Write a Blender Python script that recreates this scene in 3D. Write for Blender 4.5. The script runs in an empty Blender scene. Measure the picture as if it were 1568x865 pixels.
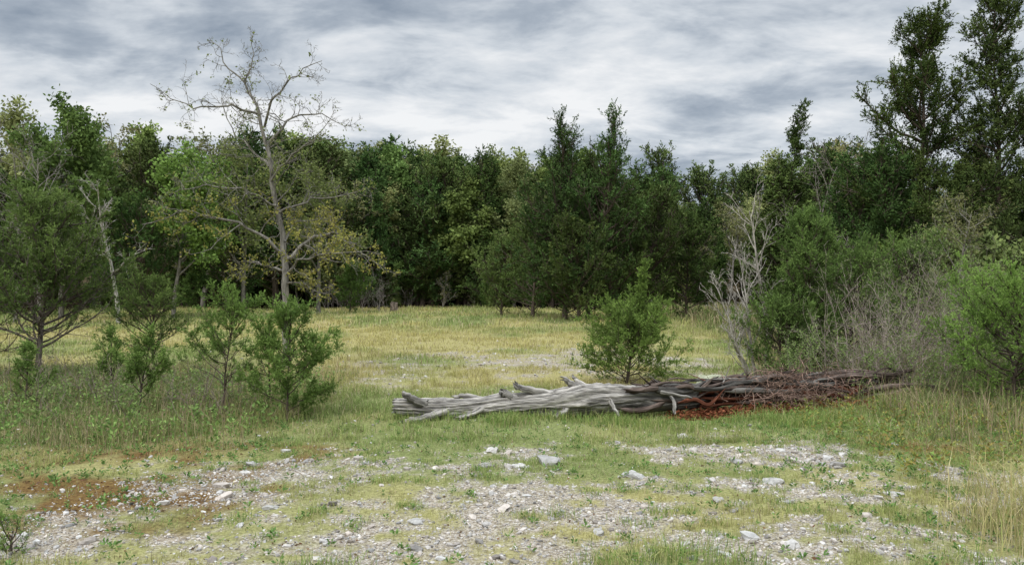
import bpy, math, numpy as np
from math import radians
from mathutils import Vector
sc=bpy.context.scene
sc.view_settings.view_transform='Standard'
sc.view_settings.look='None'
sc.view_settings.exposure=0
rng=np.random.default_rng(11)

# ---------------- noise / terrain ----------------
_tabs={}
def vnoise(x,y,seed=0):
    if seed not in _tabs: _tabs[seed]=np.random.default_rng(900+seed).random((256,256))
    T=_tabs[seed]
    x=np.asarray(x,float);y=np.asarray(y,float)
    xi=np.floor(x).astype(int);yi=np.floor(y).astype(int)
    fx=x-xi;fy=y-yi
    fx=fx*fx*(3-2*fx);fy=fy*fy*(3-2*fy)
    a=T[xi%256,yi%256];b=T[(xi+1)%256,yi%256];c=T[xi%256,(yi+1)%256];d=T[(xi+1)%256,(yi+1)%256]
    return (a*(1-fx)+b*fx)*(1-fy)+(c*(1-fx)+d*fx)*fy
def fbm(x,y,seed=0,o=4):
    s=0;a=0.5;t=0
    for i in range(o):
        s=s+a*vnoise(x*2**i+17*i,y*2**i+31*i,seed+i);t+=a;a*=0.5
    return s/t
def ss(a,b,x):
    t=np.clip((x-a)/(b-a),0,1);return t*t*(3-2*t)
def hz(x,y):
    x=np.asarray(x,float);y=np.asarray(y,float)
    h=(fbm(x*0.5,y*0.5,3,3)-0.5)*0.10+(fbm(x*0.06+5,y*0.06,8,2)-0.5)*0.25*ss(10,30,y)
    h=h+(vnoise(x*3,y*3,5)-0.5)*0.02
    r=np.sqrt(x*x+y*y)
    h=h+ss(55,130,r)*5
    return h
def blob(x,y,cx,cy,rx,ry):
    return np.exp(-(((x-cx)/rx)**2+((y-cy)/ry)**2))
def gravel(x,y):
    m=(blob(x,y,1.2,5.3,2.5,0.9)+blob(x,y,0.2,4.4,3.0,0.8)+blob(x,y,-1.5,4.8,1.5,0.9)+blob(x,y,2.4,5.9,1.4,1.2)+.9*blob(x,y,-2.0,6.0,1.1,1.0)
       +0.7*blob(x,y,0.1,6.6,1.9,0.6)+0.85*blob(x,y,2.3,7.2,1.2,0.8)+1.1*blob(x,y,0.8,15.0,3.2,3.6)+0.7*blob(x,y,4.2,12,2,1.4)+0.65*blob(x,y,-2.6,13,1.2,2.2)
       -0.5*blob(x,y,-0.9,5.8,0.7,0.6)-0.5*blob(x,y,1.2,6.3,0.9,.35))
    n=fbm(x*1.3,y*1.6,20,3);n2=fbm(x*5,y*6,25,3);n3=vnoise(x*19,y*19,28)
    return ss(0.16,0.98,np.minimum(m,1.05)*0.60+(n-0.5)*1.5+(n2-.5)*1.5+(n3-.5)*.45)*ss(0.06,0.45,m)
def moss(x,y):
    m=blob(x,y,-3.2,5.5,1.2,0.9)+blob(x,y,-3.1,6.8,1.3,0.6)*0.8+0.45*blob(x,y,4.0,7.2,1.0,0.6)
    return ss(0.2,0.85,m*0.75+(fbm(x*1.9,y*1.9,40,4)-0.5)*1.9)*ss(.1,.3,m)
def rough(x,y):
    w=(fbm(x*.8,y*.8,55,3)-.5)
    l=ss(-2.0,-3.6,x+w*2)*ss(6.0,9.0,y+w*4)*ss(15,11,y)
    r=ss(3.8,5.4,x-0.12*(y-9)+w*1.5)*ss(6.3,8.5,y+w*3)
    return np.clip(l*.8+r,0,1)
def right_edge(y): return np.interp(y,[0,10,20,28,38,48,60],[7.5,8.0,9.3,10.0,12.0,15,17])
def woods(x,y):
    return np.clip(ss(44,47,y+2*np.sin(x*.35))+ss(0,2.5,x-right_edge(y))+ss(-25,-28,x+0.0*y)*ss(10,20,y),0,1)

# ---------------- geometry accumulator ----------------
class G:
    def __init__(s): s.V=[];s.Q=[];s.T=[];s.C=[];s.QM=[];s.TM=[];s.A=[];s.n=0
    def add(s,V,Q=None,T=None,C=(1,1,1),m=0,A=None):
        V=np.asarray(V,float).reshape(-1,3)
        if len(V)==0: return
        C=np.asarray(C,float)
        if C.ndim==1: C=np.tile(C,(len(V),1))
        s.V.append(V);s.C.append(C.reshape(-1,3));s.A.append(V if A is None else np.asarray(A).reshape(-1,3))
        if Q is not None and len(Q): s.Q.append(np.asarray(Q)+s.n);s.QM.append(np.full(len(Q),m))
        if T is not None and len(T): s.T.append(np.asarray(T)+s.n);s.TM.append(np.full(len(T),m))
        s.n+=len(V)
    def mesh(s,name,mats,smooth_m=()):
        V=np.concatenate(s.V);C=np.concatenate(s.C);A=np.concatenate(s.A)
        Q=np.concatenate(s.Q) if s.Q else np.zeros((0,4),int);T=np.concatenate(s.T) if s.T else np.zeros((0,3),int)
        QM=np.concatenate(s.QM) if s.QM else np.zeros(0,int);TM=np.concatenate(s.TM) if s.TM else np.zeros(0,int)
        me=bpy.data.meshes.new(name)
        me.vertices.add(len(V));me.vertices.foreach_set('co',V.astype(np.float32).ravel())
        li=np.concatenate([Q.ravel(),T.ravel()]).astype(np.int32)
        me.loops.add(len(li));me.loops.foreach_set('vertex_index',li)
        nf=len(Q)+len(T);me.polygons.add(nf)
        st=np.concatenate([np.arange(len(Q))*4,len(Q)*4+np.arange(len(T))*3]).astype(np.int32)
        me.polygons.foreach_set('loop_start',st)
        mi=np.concatenate([QM,TM]).astype(np.int32)
        me.polygons.foreach_set('material_index',mi)
        me.polygons.foreach_set('use_smooth',np.isin(mi,list(smooth_m)))
        me.update(calc_edges=True)
        a=me.attributes.new('Col','FLOAT_COLOR','POINT')
        a.data.foreach_set('color',np.concatenate([C,np.ones((len(C),1))],1).astype(np.float32).ravel())
        a=me.attributes.new('gc','FLOAT_VECTOR','POINT');a.data.foreach_set('vector',A.astype(np.float32).ravel())
        for m in mats: me.materials.append(m)
        return me
    def obj(s,name,mats,smooth_m=(),loc=(0,0,0)):
        o=bpy.data.objects.new(name,s.mesh(name,mats,smooth_m));o.location=loc
        sc.collection.objects.link(o);return o
def nrm(v): return v/np.maximum(np.linalg.norm(v,axis=-1,keepdims=True),1e-9)

def tubes(g,Ps,Rs,S,C,m=0):
    P=np.asarray(Ps,float);R=np.asarray(Rs,float)
    if P.ndim==2:P=P[None];R=R[None]
    B,K,_=P.shape
    t=nrm(np.gradient(P,axis=1));tm=nrm(P[:,-1]-P[:,0])
    ref=np.where(np.abs(tm[:,2:3])<0.8,np.array([[0,0,1.]]),np.array([[1.,0,0]]))[:,None,:]
    u=nrm(np.cross(t,ref));w=np.cross(t,u)
    a=np.arange(S)*2*math.pi/S
    V=P[:,:,None,:]+R[:,:,None,None]*(np.cos(a)[None,None,:,None]*u[:,:,None,:]+np.sin(a)[None,None,:,None]*w[:,:,None,:])
    k=np.arange(K-1)[:,None]*S;j=np.arange(S)[None,:];j2=(j+1)%S
    q=np.stack([k+j,k+j2,k+S+j2,k+S+j],-1).reshape(-1,4)
    Q=(np.arange(B)[:,None,None]*K*S+q[None]).reshape(-1,4)
    C=np.asarray(C,float)
    if C.ndim==2 and len(C)==B: C=np.repeat(C,K*S,0)
    g.add(V,Q,C=C,m=m)

def leaves(g,P,D,L,W,C,m=1,r=rng):
    N=len(P)
    D=nrm(D);Wv=nrm(np.cross(D,r.normal(size=(N,3))))
    L=np.broadcast_to(L,(N,))[:,None];W=np.broadcast_to(W,(N,))[:,None]
    V=np.stack([P,P+D*L*.5+Wv*W*.5,P+D*L,P+D*L*.5-Wv*W*.5],1)
    Q=np.arange(N*4).reshape(N,4)
    g.add(V,Q,C=np.repeat(C,4,0),m=m)

def line(r,p0,d,L,K,gn,up=0.0):
    P=[np.array(p0,float)];d=np.array(d,float);d/=np.linalg.norm(d)
    st=L/(K-1)
    for i in range(K-1):
        d=d+r.normal(size=3)*gn+np.array([0,0,up]);d/=np.linalg.norm(d)
        P.append(P[-1]+d*st)
    return np.array(P)
def at(P,s):
    x=s*(len(P)-1);i=min(int(x),len(P)-2);f=x-i
    return P[i]*(1-f)+P[i+1]*f,nrm(P[i+1]-P[i])
def at_b(P,s):
    K=P.shape[1];x=s*(K-1);i=np.minimum(x.astype(int),K-2);f=(x-i)[:,None];n=np.arange(len(P))
    return P[n,i]*(1-f)+P[n,i+1]*f,nrm(P[n,i+1]-P[n,i])

# ---------------- materials ----------------
def newmat(name):
    m=bpy.data.materials.new(name);m.use_nodes=True;nt=m.node_tree;nt.nodes.clear()
    return m,nt,nt.nodes,nt.links
def leafmat(name,transl=0.25,var=0.35,rough=0.6,hue=.03):
    m,nt,N,L=newmat(name)
    o=N.new('ShaderNodeOutputMaterial');a=N.new('ShaderNodeAttribute');a.attribute_name='Col'
    src=a.outputs['Color']
    if var>0:
        oi=N.new('ShaderNodeObjectInfo')
        hs=N.new('ShaderNodeHueSaturation')
        mr=N.new('ShaderNodeMapRange');mr.inputs[3].default_value=.5-hue;mr.inputs[4].default_value=.5+hue*.4
        L.new(oi.outputs['Random'],mr.inputs[0]);L.new(mr.outputs[0],hs.inputs['Hue'])
        wn=N.new('ShaderNodeTexWhiteNoise');wn.noise_dimensions='1D';L.new(oi.outputs['Random'],wn.inputs['W'])
        m2=N.new('ShaderNodeMapRange');m2.inputs[3].default_value=1-var;m2.inputs[4].default_value=1+var
        L.new(wn.outputs['Value'],m2.inputs[0]);L.new(m2.outputs[0],hs.inputs['Value'])
        L.new(a.outputs['Color'],hs.inputs['Color']);src=hs.outputs[0]
    p=N.new('ShaderNodeBsdfDiffuse')
    L.new(src,p.inputs['Color'])
    if transl>0:
        t=N.new('ShaderNodeBsdfTranslucent');mx=N.new('ShaderNodeMixShader');mx.inputs[0].default_value=transl
        L.new(src,t.inputs['Color'])
        L.new(p.outputs[0],mx.inputs[1]);L.new(t.outputs[0],mx.inputs[2]);L.new(mx.outputs[0],o.inputs[0])
    else: L.new(p.outputs[0],o.inputs[0])
    return m
def barkmat(name,scale=(18,18,4),lo=0.45,hi=1.5,bump=0.4,attr=None,det=5):
    m,nt,N,L=newmat(name)
    o=N.new('ShaderNodeOutputMaterial');a=N.new('ShaderNodeAttribute');a.attribute_name='Col'
    if attr:
        c=N.new('ShaderNodeAttribute');c.attribute_name=attr;src=c.outputs['Vector']
    else:
        c=N.new('ShaderNodeTexCoord');src=c.outputs['Object']
    mp=N.new('ShaderNodeMapping');mp.inputs['Scale'].default_value=scale;L.new(src,mp.inputs[0])
    no=N.new('ShaderNodeTexNoise');no.inputs['Scale'].default_value=1;no.inputs['Detail'].default_value=det;no.inputs['Roughness'].default_value=.65
    L.new(mp.outputs[0],no.inputs['Vector'])
    mr=N.new('ShaderNodeMapRange');mr.inputs[1].default_value=.32;mr.inputs[2].default_value=.68;mr.inputs[3].default_value=lo;mr.inputs[4].default_value=hi
    L.new(no.outputs[0],mr.inputs[0])
    mu=N.new('ShaderNodeVectorMath');mu.operation='SCALE';L.new(a.outputs['Color'],mu.inputs[0]);L.new(mr.outputs[0],mu.inputs['Scale'])
    p=N.new('ShaderNodeBsdfDiffuse')
    L.new(mu.outputs[0],p.inputs['Color'])
    if bump:
        b=N.new('ShaderNodeBump');b.inputs['Strength'].default_value=bump;b.inputs['Distance'].default_value=.02
        L.new(no.outputs[0],b.inputs['Height']);L.new(b.outputs[0],p.inputs['Normal'])
    L.new(p.outputs[0],o.inputs[0])
    return m
M_CEDAR=leafmat('cedar_foliage',0,.28)
M_LEAF=leafmat('broad_leaf_foliage',.2,.25)
M_HERO=leafmat('plain_foliage',.22,0)
M_GRASS=leafmat('grass_blades',.18,0.0,.7,0.0)
M_BARK=barkmat('bark',bump=0,det=2)
M_LOG=barkmat('weathered_wood',(38,38,3.6),0.22,1.55,1.0,'gc',7)
M_STONE=barkmat('limestone',(22,22,22),0.72,1.2,0.3,det=3)

# ---------------- world ----------------
S_DIR=Vector((-0.35,-0.62,0.80)).normalized()
elev=math.asin(S_DIR.z);az=math.atan2(S_DIR.x,S_DIR.y)
w=bpy.data.worlds.new("World");sc.world=w;w.use_nodes=True
nt=w.node_tree;N=nt.nodes;L=nt.links;N.clear()
out=N.new('ShaderNodeOutputWorld');bg=N.new('ShaderNodeBackground');bg.inputs['Strength'].default_value=0.1
sky=N.new('ShaderNodeTexSky');sky.sky_type='NISHITA';sky.sun_disc=False;sky.sun_elevation=elev;sky.sun_rotation=az
tc=N.new('ShaderNodeTexCoord');sx=N.new('ShaderNodeSeparateXYZ');L.new(tc.outputs['Generated'],sx.inputs[0])
def math_(op,a,b=None,clamp=False):
    n=N.new('ShaderNodeMath');n.operation=op;n.use_clamp=clamp
    for i,v in enumerate((a,b)):
        if v is None: continue
        if isinstance(v,(int,float)): n.inputs[i].default_value=v
        else: L.new(v,n.inputs[i])
    return n.outputs[0]
zc=math_('MAXIMUM',sx.outputs[2],0.0);zd=math_('ADD',zc,0.22)
u=math_('DIVIDE',sx.outputs[0],zd);v=math_('DIVIDE',sx.outputs[1],zd)
cb=N.new('ShaderNodeCombineXYZ');L.new(u,cb.inputs[0]);L.new(v,cb.inputs[1])
def noise(scale,detail,rough,dist,off,rot=-24,sc3=(.85,1.1,1)):
    mp=N.new('ShaderNodeMapping');mp.inputs['Location'].default_value=off;mp.inputs['Rotation'].default_value=(0,0,radians(rot))
    mp.inputs['Scale'].default_value=sc3
    L.new(cb.outputs[0],mp.inputs[0])
    n=N.new('ShaderNodeTexNoise');n.inputs['Scale'].default_value=scale;n.inputs['Detail'].default_value=detail
    n.inputs['Roughness'].default_value=rough;n.inputs['Distortion'].default_value=dist
    L.new(mp.outputs[0],n.inputs['Vector']);return n.outputs[0]
n1=noise(1.35,6,.55,.25,(3.1,1.7,0));n2=noise(3.6,6,.6,.3,(9,4,0),-30,(.8,1.2,1))
nn=math_('ADD',math_('MULTIPLY',n1,.60),math_('MULTIPLY',n2,.40))
cr=N.new('ShaderNodeValToRGB');L.new(nn,cr.inputs[0]);E=cr.color_ramp.elements
E[0].position=.38;E[0].color=(.28,.335,.41,1);E[1].position=.60;E[1].color=(.93,.94,.95,1)
e=E.new(.445);e.color=(.42,.475,.545,1);e=E.new(.51);e.color=(.66,.705,.755,1)
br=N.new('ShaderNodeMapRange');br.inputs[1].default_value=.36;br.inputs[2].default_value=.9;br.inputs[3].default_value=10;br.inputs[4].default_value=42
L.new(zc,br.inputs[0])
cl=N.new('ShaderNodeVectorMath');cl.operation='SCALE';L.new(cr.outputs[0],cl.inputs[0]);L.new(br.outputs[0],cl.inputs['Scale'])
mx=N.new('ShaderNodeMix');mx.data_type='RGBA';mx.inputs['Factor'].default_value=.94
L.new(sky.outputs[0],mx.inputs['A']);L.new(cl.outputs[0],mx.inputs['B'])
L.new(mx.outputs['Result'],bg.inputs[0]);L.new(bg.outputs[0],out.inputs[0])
sl=bpy.data.lights.new('sun','SUN');sl.energy=1.5;sl.angle=radians(20);sl.color=(1,.96,.88)
so=bpy.data.objects.new('sun',sl);sc.collection.objects.link(so);so.rotation_euler=(-S_DIR).to_track_quat('-Z','Y').to_euler()

# ---------------- ground ----------------
def axis(lo,hi,step,far,gr=1.06):
    a=list(np.arange(lo,hi,step));s=step;x=hi
    while x<far: a.append(x);s*=gr;x+=s
    a.append(far);return np.array(a)
ys=axis(3.2,9,.03,3000,1.03);ys=np.concatenate([[-400,-60,-10,0,2,2.8],ys])
xp=axis(0,5.5,.034,3000,1.045);xs=np.concatenate([-xp[::-1],xp[1:]])
X,Y=np.meshgrid(xs,ys);Z=hz(X,Y)
nx=len(xs);ny=len(ys)
i=np.arange(ny-1)[:,None]*nx;j=np.arange(nx-1)[None,:]
Q=np.stack([i+j,i+j+1,i+nx+j+1,i+nx+j],-1).reshape(-1,4)
def yellowness(X,Y):
    f=fbm(X*.55,Y*.4,60,3)
    return np.clip((f-.5)*3.2+.36+.9*blob(X,Y,-1.6,19,3.4,3.5)+.5*blob(X,Y,-5,26,5,5)+.25*ss(9,13,Y)*ss(30,14,Y)-.15*ss(25,40,Y),0,1)
g=G()
g.add(np.stack([X,Y,Z],-1),Q,C=np.stack([gravel(X,Y),moss(X,Y),woods(X,Y)],-1),A=np.stack([yellowness(X,Y),rough(X,Y),X*0],-1))
m,nt,N,L=newmat('ground_soil')
o=N.new('ShaderNodeOutputMaterial');p=N.new('ShaderNodeBsdfDiffuse')
at_=N.new('ShaderNodeAttribute');at_.attribute_name='Col';sp=N.new('ShaderNodeSeparateColor');L.new(at_.outputs['Color'],sp.inputs[0])
ag=N.new('ShaderNodeAttribute');ag.attribute_name='gc';sg=N.new('ShaderNodeSeparateXYZ');L.new(ag.outputs['Vector'],sg.inputs[0])
tc=N.new('ShaderNodeTexCoord')
def nz(scale,detail=6,rough=.6):
    n=N.new('ShaderNodeTexNoise');n.inputs['Scale'].default_value=scale;n.inputs['Detail'].default_value=detail;n.inputs['Roughness'].default_value=rough
    L.new(tc.outputs['Object'],n.inputs['Vector']);return n.outputs[0]
def ramp(src,els):
    r=N.new('ShaderNodeValToRGB');L.new(src,r.inputs[0]);E=r.color_ramp.elements
    E[0].position=els[0][0];E[0].color=(*els[0][1],1);E[1].position=els[-1][0];E[1].color=(*els[-1][1],1)
    for q in els[1:-1]: e=E.new(q[0]);e.color=(*q[1],1)
    return r.outputs[0]
def mix(f,a,b):
    n=N.new('ShaderNodeMix');n.data_type='RGBA';L.new(f,n.inputs['Factor']);L.new(a,n.inputs['A']);L.new(b,n.inputs['B']);return n.outputs['Result']
fine=nz(35,5,.7);med=nz(3,3)
tg=ramp(fine,[(.3,(.08,.08,.04)),(.5,(.175,.20,.075)),(.7,(.28,.29,.125))])
ty=ramp(fine,[(.3,(.14,.115,.06)),(.5,(.31,.28,.12)),(.7,(.44,.39,.19))])
thatch=mix(sg.outputs[0],tg,ty)
rgh=ramp(fine,[(.3,(.05,.042,.022)),(.5,(.14,.13,.05)),(.7,(.22,.21,.09))])
thatch=mix(sg.outputs[1],thatch,rgh)
vo=N.new('ShaderNodeTexVoronoi');vo.inputs['Scale'].default_value=75;L.new(tc.outputs['Object'],vo.inputs['Vector'])
sv=N.new('ShaderNodeSeparateColor');L.new(vo.outputs['Color'],sv.inputs[0])
grv=ramp(sv.outputs[0],[(0,(.13,.10,.07)),(.35,(.25,.21,.16)),(.7,(.46,.41,.35)),(1,(.64,.60,.54))])
grv2=ramp(fine,[(.35,(.11,.09,.055)),(.65,(.40,.35,.27))])
grv=mix(med,grv,grv2)
mos=ramp(fine,[(.3,(.045,.032,.016)),(.5,(.15,.09,.038)),(.7,(.22,.17,.06))])
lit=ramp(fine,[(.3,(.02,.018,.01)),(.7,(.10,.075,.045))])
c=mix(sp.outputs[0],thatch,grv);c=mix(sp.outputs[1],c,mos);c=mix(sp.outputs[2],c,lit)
L.new(c,p.inputs['Color'])
b=N.new('ShaderNodeBump');b.inputs['Strength'].default_value=.7;b.inputs['Distance'].default_value=.02;L.new(fine,b.inputs['Height']);L.new(b.outputs[0],p.inputs['Normal'])
L.new(p.outputs[0],o.inputs[0])
g.obj('ground',[m],smooth_m=(0,))

# ---------------- stones ----------------
import bmesh
def ico(sub):
    bm=bmesh.new();bmesh.ops.create_icosphere(bm,subdivisions=sub,radius=1)
    V=np.array([v.co[:] for v in bm.verts]);T=np.array([[v.index for v in f.verts] for f in bm.faces]);bm.free();return V,T
I1=ico(1);I3=ico(3);I2=ico(2)
def stones(g,X,Y,S,base,C,flat=(.35,.8),jit=.18,sink=.25,r=rng,tilt=.2):
    bv,bt=base;n=len(X);nv=len(bv)
    if n==0:return
    sc3=np.stack([r.uniform(.7,1.3,n),r.uniform(.55,1.0,n),r.uniform(*flat,n)],-1)*S[:,None]
    V=bv[None]*(1+r.normal(size=(n,nv,1))*jit)
    if nv>20:
        ph=r.uniform(0,6,(n,3));V=bv[None]*np.ones((n,1,1))
        for k,(fq,am) in enumerate([(1.7,.2),(3.5,.12),(7,.06)]):
            for ax in range(3):
                V=V*(1+am*np.sin(bv[None]@np.roll(np.array([fq,fq*.6,-fq*.8]),ax)+ph[:,ax:ax+1]*(k+1))[...,None])
        V=np.clip(V,-1.0,0.85)+r.normal(size=V.shape)*.03
    V=V*sc3[:,None,:]
    a=r.uniform(0,6.28,n);ca,sa=np.cos(a)[:,None],np.sin(a)[:,None]
    V=np.stack([V[...,0]*ca-V[...,1]*sa,V[...,0]*sa+V[...,1]*ca,V[...,2]],-1)
    tz=r.normal(size=(n,2))*tilt
    V[...,2]+=V[...,0]*tz[:,:1]+V[...,1]*tz[:,1:]
    V+=np.stack([X,Y,hz(X,Y)+sc3[:,2]*(1-2*sink)],-1)[:,None,:]
    T=(np.arange(n)[:,None,None]*nv+bt[None]).reshape(-1,3)
    g.add(V,T=T,C=np.repeat(C,nv,0))
def stonecol(n,r=rng,hi=.60):
    v=r.uniform(.20,hi,n)
    t=r.random((n,1))
    return v[:,None]*((1-t)*np.array([1,.98,.94])+t*np.array([1,.88,.77]))
g=G()
x=rng.uniform(-5.5,5.5,140000);y=rng.uniform(3.6,8.6,140000)
k=(rng.random(len(x))<gravel(x,y)*.64+.02)&(np.abs(x)<.9*y+.3);x,y=x[k],y[k]
stones(g,x,y,np.exp(rng.normal(-5.05,.48,len(x))),I1,stonecol(len(x)),sink=.35)
x=rng.uniform(-9,9,60000);y=rng.uniform(3.6,22,60000)
k=rng.random(len(x))<gravel(x,y)**1.3*.18+.004;x,y=x[k],y[k]
stones(g,x,y,np.exp(rng.normal(-4.15,.38,len(x)))*(1+.04*(y-4)),I1,stonecol(len(x),hi=.58),flat=(.3,.65),sink=.35)
g.obj('gravel',[M_STONE])
g=G()
x=rng.uniform(-5,6,2600);y=rng.uniform(4,11,2600)
k=rng.random(len(x))<gravel(x,y)*.28+.008;x,y=x[k],y[k]
stones(g,x,y,np.exp(rng.normal(-3.5,.38,len(x))),I2,stonecol(len(x),hi=.56),flat=(.3,.55),sink=.38,tilt=.12)
g.obj('scattered_stones',[M_STONE])
for (x,y,s,c) in [(.34,6.55,.16,.33),(.05,6.35,.07,.46),(1.0,6.1,.09,.38),(-.22,6.4,.07,.32),(2.0,6.6,.08,.32),(2.1,5.95,.09,.38),(-.65,4.95,.06,.36),(-2.25,6.4,.08,.36),(-2.1,6.9,.05,.46),(-1.7,5.2,.05,.36),(2.55,7.0,.05,.46),(.55,4.7,.05,.36),(2.9,5.6,.06,.4),(1.5,5.4,.07,.36)]:
    g=G();stones(g,np.array([0.]),np.array([0.]),np.array([s*1.0]),I3,np.array([[c,c*.97,c*.91]]),flat=(.34,.42),sink=.42,tilt=.05)
    g.obj('limestone_rock',[M_STONE],loc=(x,y,float(hz(x,y)-hz(0,0))))

# ---------------- grass ----------------
def blades(g,X,Y,H,Wd,C,lean=.5,r=rng,z0=None):
    n=len(X);a=r.uniform(0,6.283,n);b=a+r.normal(size=n)*.6+1.57
    d=np.stack([np.cos(a),np.sin(a),0*a],-1);wv=np.stack([np.cos(b),np.sin(b),0*b],-1)
    B=np.stack([X,Y,(hz(X,Y) if z0 is None else z0)-.005],-1)
    ln=(np.abs(r.normal(size=n))*lean+.08)[:,None];H=H[:,None];w=(Wd/2)[:,None]
    z=np.array([0,0,1.])
    Mid=B+z*H*.55+d*H*ln*.25;Tip=B+z*H*(1-.25*np.minimum(ln,1.5))+d*H*ln*.9
    V=np.stack([B-wv*w,B+wv*w,Mid+wv*w*.8,Mid-wv*w*.8,Tip],1)
    i=np.arange(n)[:,None]*5
    g.add(V,Q=i+np.array([[0,1,2,3]]),T=i+np.array([[3,2,4]]),C=np.repeat(C,5,0))
def grasscol(X,Y,r=rng):
    n=len(X)
    green=np.array([.20,.27,.085]);yel=np.array([.45,.41,.165]);tan=np.array([.48,.40,.25]);brn=np.array([.21,.17,.10]);lime=np.array([.31,.37,.125])
    f=yellowness(X,Y)
    gl=fbm(X*.2+9,Y*.15,70,3)[:,None]
    c=(green*(1-gl)+lime*gl)*(1-f[:,None])+yel*f[:,None]
    rr=r.random(n)
    rg=rough(X,Y)
    c=np.where((rr<.12+.10*rg)[:,None],tan,c)
    c=np.where(((rr>.12+.10*rg)&(rr<.16+.28*rg))[:,None],brn*(1+.3*r.random((n,1))),c)
    c=np.where((rg>.5)[:,None]&(rr>.55)[:,None],np.array([.15,.21,.065]),c)
    return c*r.uniform(.65,1.25,(n,1))
def field(n,y0,y1,h,wd,dens=1,xk=.86,pw=1.0,lean=.6):
    yy=np.sqrt(rng.uniform(y0**2,y1**2,n));xx=rng.uniform(-1,1,n)*(xk*yy+.5)
    gr=gravel(xx,yy);mo=moss(xx,yy);wo=woods(xx,yy)
    cl=fbm(xx*2.2,yy*2.2,80,3);c2=fbm(xx*8,yy*8,85,2)
    pr=np.clip(1-.97*gr,.05,1)*(1-.65*mo)*(1-.85*wo)*np.clip((cl-.32)*3.4,.05,1)*np.where(yy<9,np.clip((c2-.32)*3.4,.10,1),1)
    k=rng.random(n)<pr;xx,yy,gr=xx[k],yy[k],gr[k]
    rg=rough(xx,yy);m=len(xx)
    tf=.40+1.25*vnoise(xx*1.4,yy*1.4,90)
    H=h*tf*rng.uniform(.5,1.4,m)*(1+1.5*rg)*(1+.3*ss(7,9,yy))*(1-.45*gr)
    g=G();blades(g,xx,yy,H,wd*rng.uniform(.7,1.3,m),grasscol(xx,yy),lean);return g
parts=[field(220000,3.7,7.6,.050,.0035),field(240000,7.4,14,.070,.0056),field(160000,13.5,26,.078,.0115),field(115000,25,50,.12,.025)]
G0=G()
for q in parts:
    for a in range(len(q.V)):
        G0.add(q.V[a],q.Q[a],q.T[a],q.C[a])
G0.obj('meadow_grass',[M_GRASS])
def tufts(name,cents,nb,h,wd,cols,spread=.12,lean=.5):
    g=G()
    for (cx,cy,s) in cents:
        n=int(nb*s);x=cx+rng.normal(size=n)*spread*s;y=cy+rng.normal(size=n)*spread*s
        C=cols[rng.integers(0,len(cols),n)]*rng.uniform(.7,1.25,(n,1))
        blades(g,x,y,h*s*rng.uniform(.5,1.2,n),wd*rng.uniform(.7,1.3,n),C,lean)
    return g.obj(name,[M_GRASS])
tanc=np.array([[.50,.43,.24],[.42,.35,.19],[.28,.30,.11],[.46,.41,.18]])
tufts('tall_dry_grass',[(3.05,4.75,.8),(3.35,4.9,1.1),(3.3,4.5,1.1),(3.6,5.1,1.1),(3.05,4.35,.9),(3.75,4.7,1.2),(3.7,5.6,.9)],130,.42,.0045,tanc,.18,.7)
gc_=np.array([[.20,.30,.08],[.27,.33,.10],[.15,.23,.06],[.36,.36,.15]])
tufts('bunch_grass',[(.75,4.15,.9),(1.0,4.2,1),(.5,4.1,.8),(1.25,4.15,.8),(-.95,4.15,.7),(-1.15,4.1,.7),(2.6,4.2,.7)]+[(rng.uniform(-3,4),rng.uniform(4.6,7.6),rng.uniform(.2,.5)) for _ in range(90)],280,.14,.0036,gc_,.14,.7)
ct=[(rng.uniform(-1.4,5),rng.uniform(8.2,8.74),rng.uniform(.5,1.1)) for _ in range(46)]
tufts('log_side_grass',ct,150,.16,.005,gc_,.14,.5)
ct=[(rng.uniform(-8.5,-2.6),rng.uniform(7.0,12.5),rng.uniform(.5,1.2)) for _ in range(80)]+[(rng.uniform(4.4,8.5),rng.uniform(7.2,12.5),rng.uniform(.5,1.2)) for _ in range(90)]
tufts('tall_bunch_grass',ct,100,.23,.006,np.array([[.19,.26,.08],[.25,.29,.10],[.35,.30,.17],[.14,.20,.06]]),.17,.6)
def stalks(name,n,fx,h,wd,cols):
    g=G();x,y=fx(n)
    blades(g,x,y,h*rng.uniform(.4,1.2,len(x)),np.full(len(x),wd),cols[rng.integers(0,len(cols),len(x))]*rng.uniform(.7,1.2,(len(x),1)),.3)
    return g.obj(name,[M_GRASS])
stalks('dry_grass_stalks',2600,lambda n:(-2.6-np.abs(rng.normal(size=n))*3.2,rng.uniform(6.8,12.5,n)),.42,.0045,np.array([[.38,.30,.19],[.29,.22,.14],[.2,.24,.08]]))
stalks('dry_grass_stalks',2600,lambda n:(4.3+np.abs(rng.normal(size=n))*3,rng.uniform(7.0,14.5,n)),.55,.006,np.array([[.38,.30,.19],[.30,.23,.15],[.22,.28,.09]]))
def weeds(name,pts,size,cols,nl=9,stem=.03):
    g=G()
    for (x,y) in pts:
        s=size*rng.uniform(.6,1.4);n=int(nl*rng.uniform(.7,1.5))
        a=rng.uniform(0,6.28,n);e=rng.uniform(.15,1.0,n)
        D=np.stack([np.cos(a)*np.cos(e),np.sin(a)*np.cos(e),np.sin(e)],-1)
        P=np.stack([np.full(n,x),np.full(n,y),np.full(n,float(hz(x,y)))],-1)+np.stack([0*a,0*a,rng.uniform(0,stem,n)],-1)+D*rng.uniform(0,.5,(n,1))*s
        leaves(g,P,D,s*rng.uniform(.6,1,n),s*.35,cols[rng.integers(0,len(cols),n)]*rng.uniform(.7,1.3,(n,1)),0)
    return g.obj(name,[M_LEAF])
wc=np.array([[.15,.25,.07],[.20,.29,.09],[.11,.18,.055]])
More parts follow.
